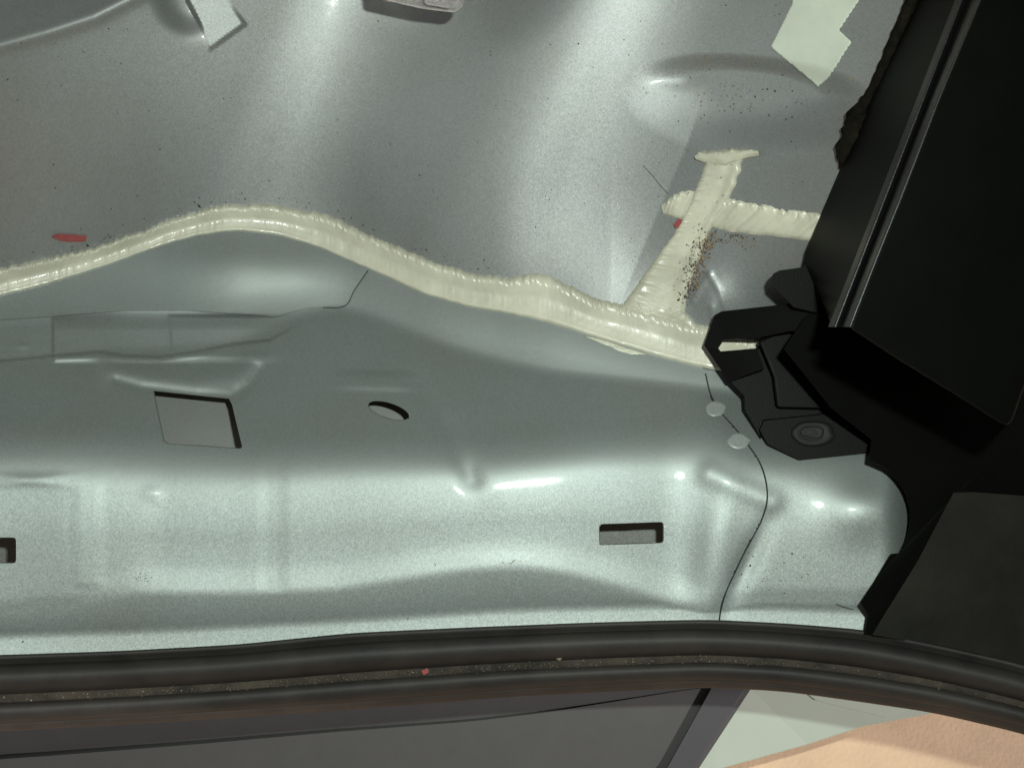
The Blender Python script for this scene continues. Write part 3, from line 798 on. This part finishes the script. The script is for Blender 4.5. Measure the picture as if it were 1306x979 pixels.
# bracket arm with hook, slot, upper tab and plate
def bD(u, v, lift): return D0 - float(body_h(u, v)) - lift
def bprism(name, pts, mat, parent, lift, thick, bevel=0.0008, tilt=0.0):
    Dm = min(BPL(u, v) for u, v in pts)
    return prism(name, [(u, v, BPL(u, v) * 0.5 + (Dm + 0.002) * 0.5 - lift + tilt * (u - 1000)) for (u, v) in pts], mat, parent, thick, bevel)
brk = empty('bracket', tow(1000, 470, 0.52), 'black plastic mounting bracket with a slotted hook reaching over the sealer bead', 'bracket')
BD = float(bD(940, 450, 0.0))
def BPL(u, v): return BD - 0.003 - 0.00006 * (u - 940) - 0.00011 * (v - 450)
TD = D0 - float(max(floor_h(1000, 350), floor_h(1075, 340), floor_h(1050, 390))) - 0.007
def tprism(name, pts, th, bev):
    return prism(name, [(u, v, TD) for u, v in pts], M['plastic'], brk, th, bev)
tprism('upper_tab', [(983, 356), (986, 349), (994, 345), (1022, 341), (1040, 326), (1070, 335), (1085, 372), (1060, 404), (1012, 392), (1003, 382), (985, 366)], 0.014, 0.0025)
def HD(u): return float(np.interp(u, [900, 1060, 1100], [BPL(905, 450) - 0.020, TD + 0.001, TD - 0.008]))
prism('hook_arm', [(u, v, HD(u)) for u, v in [(898, 440), (911, 402), (920, 397), (1000, 388), (1058, 376), (1086, 400), (1086, 430), (1010, 422), (966, 431), (924, 432), (916, 444), (919, 448), (966, 444), (975, 470), (930, 487)]], M['plastic'], brk, 0.012, 0.0012)
bprism('hook_jaw', [(930, 487), (918, 449), (966, 444), (972, 432), (1010, 424), (1090, 440), (1120, 500), (1120, 545), (1060, 530), (976, 536), (970, 561), (948, 522), (948, 506)], M['plastic'], brk, 0.0092, 0.014, 0.0012)
bprism('raised_block', [(966, 434), (1000, 418), (1075, 408), (1140, 470), (1140, 540), (1072, 522), (990, 520), (985, 480)], M['plastic'], brk, 0.017, 0.016, 0.002)
bprism('clip_plate', [(968, 548), (974, 535), (1050, 527), (1112, 524), (1128, 560), (1111, 577), (1018, 587), (978, 567)], M['plastic'], brk, 0.012, 0.006, 0.0008)
clip = disc('round_clip', 1035, 552, 30, 17, M['clip'], None, lambda u, v: D0 - (BPL(u, v) * 0.5 + (BPL(1128, 560) + 0.002) * 0.5 - 0.0122), rise=0.0022, seed=8, ang=0.08, hollow=0.6)
tag(clip, 'round dark grey push clip pressed into the bracket plate', 'clip')
disc2 = disc('clip_centre', 1036, 551, 16, 9, M['clip'], clip, lambda u, v: D0 - (BPL(u, v) * 0.5 + (BPL(1128, 560) + 0.002) * 0.5 - 0.0132), rise=0.0012, seed=9, ang=0.08, hollow=0.9)

# ------------------------------------------------------------------ foam strip and clump beside the trim
fo = empty('foam_strip', tow(1085, 170, 0.52), 'dirty black foam strip with a matted clump, squeezed between floor and pillar trim', 'foam strip')
def tube(name, pts, mat, parent, seg=10, noise=0.0, seed=0, flat=1.0):
    """pts: (u, v, lift, radius_px)"""
    P_ = spline([p for p in pts], 4)
    W = tow(P_[:, 0], P_[:, 1], D0 - (floor_h(P_[:, 0], P_[:, 1]) + P_[:, 2]))
    n = len(W); V = []
    for i in range(n):
        t = W[min(i + 1, n - 1)] - W[max(i - 1, 0)]; t = t / (np.linalg.norm(t) + 1e-9)
        zc = np.array(MW.to_3x3() @ Vector((0, 0, 1)))
        a = np.cross(t, zc); a /= np.linalg.norm(a); b_ = np.cross(a, t)
        for k in range(seg):
            th = 2 * PI * k / seg
            r = P_[i, 3] * PX * (1 + noise * (float(vnoise(np.array(i * 0.7), np.array(k * 1.3), seed)) - 0.5) * 2)
            V.append(W[i] + a * r * math.cos(th) + b_ * r * flat * math.sin(th))
    fs = [(i * seg + k, i * seg + (k + 1) % seg, (i + 1) * seg + (k + 1) % seg, (i + 1) * seg + k) for i in range(n - 1) for k in range(seg)]
    fs.append(tuple(range(seg))[::-1]); fs.append(tuple((n - 1) * seg + k for k in range(seg)))
    return link(name, mesh(V, fs), mat, parent)
tube('strip', [(1186, -60, 0.004, 7), (1163, 0, 0.004, 7), (1142, 50, 0.004, 7), (1123, 95, 0.004, 7), (1104, 135, 0.004, 7)], M['foam'], fo, noise=0.15, seed=3)
tube('clump', [(1115, 112, 0.004, 5), (1103, 132, 0.005, 8), (1090, 158, 0.006, 12), (1080, 186, 0.005, 11), (1073, 214, 0.003, 4)], M['foam'], fo, noise=0.35, seed=6)

# clear plastic clip cut by the top edge of the photo
cc = empty('plastic_clip', tow(545, 0, 0.5), 'clear plastic clip poking in at the top edge of the floor panel', 'clip')
prism('clip_body', [(470, -60, 0.52), (478, -2, 0.52), (500, 3, 0.52), (540, 12, 0.52), (580, 17, 0.52), (590, 10, 0.52), (600, -60, 0.52)], M['clear'], cc, thick=0.006, bevel=0.0015)
prism('clip_block', [(538, -50, 0.512), (541, 6, 0.512), (575, 12, 0.512), (582, -50, 0.512)], M['clear'], cc, thick=0.006, bevel=0.0015)

# ------------------------------------------------------------------ dirt
def lump_mesh(items, name):
    """items: (u, v, lift_h, size_px); squashed irregular octahedra joined as one stuff mesh"""
    V = []; Fc = []
    for (u, v, h, s) in items:
        c = tow(u, v, D0 - h); R = rng.normal(size=(3, 3)); q, _ = np.linalg.qr(R)
        sc = s * PX * np.array([1, rng.uniform(0.4, 1), rng.uniform(0.3, 0.7)])
        o6 = np.array([(1, 0, 0), (-1, 0, 0), (0, 1, 0), (0, -1, 0), (0, 0, 1), (0, 0, -1)]) * sc * rng.uniform(0.7, 1.2, (6, 1))
        b0 = len(V); V.extend((c + o6 @ q.T).tolist())
        for f in ((0, 2, 4), (2, 1, 4), (1, 3, 4), (3, 0, 4), (2, 0, 5), (1, 2, 5), (3, 1, 5), (0, 3, 5)): Fc.append(tuple(b0 + k for k in f))
    me = bpy.data.meshes.new(name); me.from_pydata(V, [], Fc); me.update(); return me

def stuff(name, items, mat, label=None):
    o = link(name, lump_mesh(items, name), mat, None, smooth=False); o['kind'] = 'stuff'
    if label: o['label'] = label
    return o
def fh(u, v): return float(body_h(u, v))
it = []
for _ in range(330):
    u = rng.uniform(0, 1060); v = rng.uniform(5, 400)
    if v > float(UPc(u)) - 3: continue
    it.append((u, v, fh(u, v) + 0.0002, rng.choice([0.7, 0.9, 1.2, 1.7], p=[.4, .3, .2, .1])))
for _ in range(70):     # along the bead's upper edge
    u = rng.uniform(60, 640); v = float(UPc(u)) - abs(rng.normal(0, 6)) - 3
    it.append((u, v, fh(u, v) + 0.0003, rng.uniform(0.7, 1.9)))
for _ in range(60):     # in the oval pressing
    u = rng.normal(945, 55); v = rng.normal(125, 18)
    it.append((u, v, fh(u, v) + 0.0003, rng.uniform(0.7, 1.8)))
for _ in range(22):     # on the end panel
    u = rng.normal(990, 26); v = rng.normal(728, 14)
    it.append((u, v, fh(u, v) - 0.0022, rng.uniform(0.8, 2.0)))
it.append((254, 263, fh(254, 263) + 0.001, 4.0)); it.append((112, 313, fh(112, 313) + 0.001, 3.0)); it.append((29, 818, fh(29, 818) + 0.0004, 2.2)); it.append((520, 789, fh(520, 789) + 0.0004, 1.8))
stuff('dirt_specks', it, M['soil'], 'small dark dirt specks scattered over the painted metal')
it = []
for _ in range(260):     # under the sealer branch, along upright
    t = rng.uniform(0, 1); u = 905 - 30 * t + rng.normal(0, 6); v = 298 + 80 * t + rng.normal(0, 5)
    it.append((u, v, fh(u, v) + 0.0024, rng.choice([0.8, 1.4, 2.2, 3.2], p=[.4, .3, .2, .1])))
for _ in range(70):
    u = rng.uniform(905, 965); v = 304 + rng.normal(0, 5)
    it.append((u, v, fh(u, v) + 0.0004, rng.uniform(0.7, 2.2)))
for _ in range(20):
    u = rng.normal(950, 50); v = rng.normal(120, 22)
    it.append((u, v, fh(u, v) + 0.0004, rng.uniform(0.8, 2.4)))
for _ in range(40):
    t = rng.uniform(0, 1)
    it.append((980 + 62 * t, 425 - 16 * t + rng.normal(0, 1.2), D0 - (BPL(1075, 408) - 0.0172), rng.uniform(0.6, 1.6 + 1.4 * t)))
for _ in range(60):
    it.append((rng.normal(1078, 5), rng.normal(160, 14), fh(1050, 160) + 0.007, rng.uniform(0.6, 1.8)))
stuff('sandy_crumbs', it, M['soil_tan'], 'sandy crumbs caught by the sealer cross and the bracket')
it = []
for _ in range(110):     # pressed into the right half of the upright strip
    t = rng.uniform(0, 1); u = 906 - 26 * t + rng.normal(0, 5) - 12; v = 300 + 90 * t + rng.normal(0, 4)
    it.append((u, v, fh(u, v) + 0.0034, rng.choice([0.7, 1.1, 1.8, 2.6], p=[.4, .3, .2, .1])))
for _ in range(120):
    t = rng.uniform(0, 1); u = 897 - 30 * t + rng.normal(0, 9); v = 300 + 85 * t + rng.normal(0, 6)
    it.append((u, v, fh(u, v) + 0.0030, rng.uniform(0.6, 1.7)))
for _ in range(45):
    u = rng.uniform(880, 960); v = rng.uniform(200, 290); 
    it.append((u - (v - 200) * 0.3, v, fh(u, v) + 0.0040, rng.uniform(0.5, 1.1)))
for _ in range(40):
    u = rng.uniform(905, 965); v = 305 + rng.normal(0, 6)
    it.append((u, v, fh(u, v) + 0.0006, rng.uniform(0.8, 2.2)))
stuff('soil_crumbs', it, M['soil'], 'dark soil crumbs on the upright sealer strip')
it = []
for _ in range(900):
    u = rng.uniform(-20, 1310); dens = math.exp(-((u - 560) / 520) ** 2)
    if rng.random() > dens * 0.9 + 0.1: continue
    f = rng.normal(0.585, 0.03); v = float(c_seal(u)) * (1 - f) + float(c_bot(u)) * f
    it.append((u, v, 0.0044 + float(bow(u)), rng.uniform(0.4, 1.0) * (1.8 if rng.random() < 0.06 else 1)))
it += [(713, 839, 0.006, 4.5), (457, 866, 0.006, 2.5)]
stuff('seal_grit', it, M['grit'], 'pale grit lying in the groove of the door seal')
it = []
for (cx, cy, sx, n) in ((650, 717, 9, 34), (183, 736, 8, 30), (555, 719, 1.5, 6)):
    for _ in range(n):
        u = rng.normal(cx, sx); v = rng.normal(cy, 1.6 if cx != 183 else 2.6)
        it.append((u, v, fh(u, v) + 0.0002, rng.uniform(0.5, 1.3)))
M['smudge'] = simple_mat('brown_smudge', (0.22, 0.18, 0.12), rough=0.9)
stuff('dirt_smudges', it, M['smudge'], 'small brown dirt smudges on the sill face')

# red chips
def chip(pts, lift, label, hf=floor_h, thick=0.0008):
    o = prism('paint_chip', [(u, v, D0 - float(hf(u, v)) - lift) for (u, v) in pts], M['red'], None, thick=thick, bevel=0.0002)
    tag(o, label, 'paint chip'); return o
chip([(65, 302), (72, 298), (90, 299), (111, 301), (109, 308), (88, 308.5), (76, 307)], 0.0012, 'long dull red paint chip lying on the floor above the sealer bead')
chip([(859, 286), (866, 278), (870, 281), (869, 290), (861, 291)], 0.0030, 'small red flake stuck at the left of the sealer cross')
chip([(537, 855), (545, 851), (547, 857), (540, 861)], 0.0055, 'tiny red flake lying in the seal groove', hf=lambda u, v: bow(u))

# fibres
def fibre(pts, label, hf, r=0.45):
    P_ = spline(pts, 3); W = tow(P_[:, 0], P_[:, 1], D0 - (hf(P_[:, 0], P_[:, 1]) + 0.0004))
    o = wire('fibre', W, r * PX, M['soil'])
    tag(o, label, 'fibre'); return o
fibre([(1066, 770), (1074, 773), (1088, 777)], 'short black fibre lying on the end of the sill', lambda u, v: sill_h(u, v) - 0.0026, 0.6)
fibre([(820, 211), (832, 224), (845, 240), (852, 247)], 'thin dark hair standing off the left tip of the sealer cross', floor_h, 0.35)
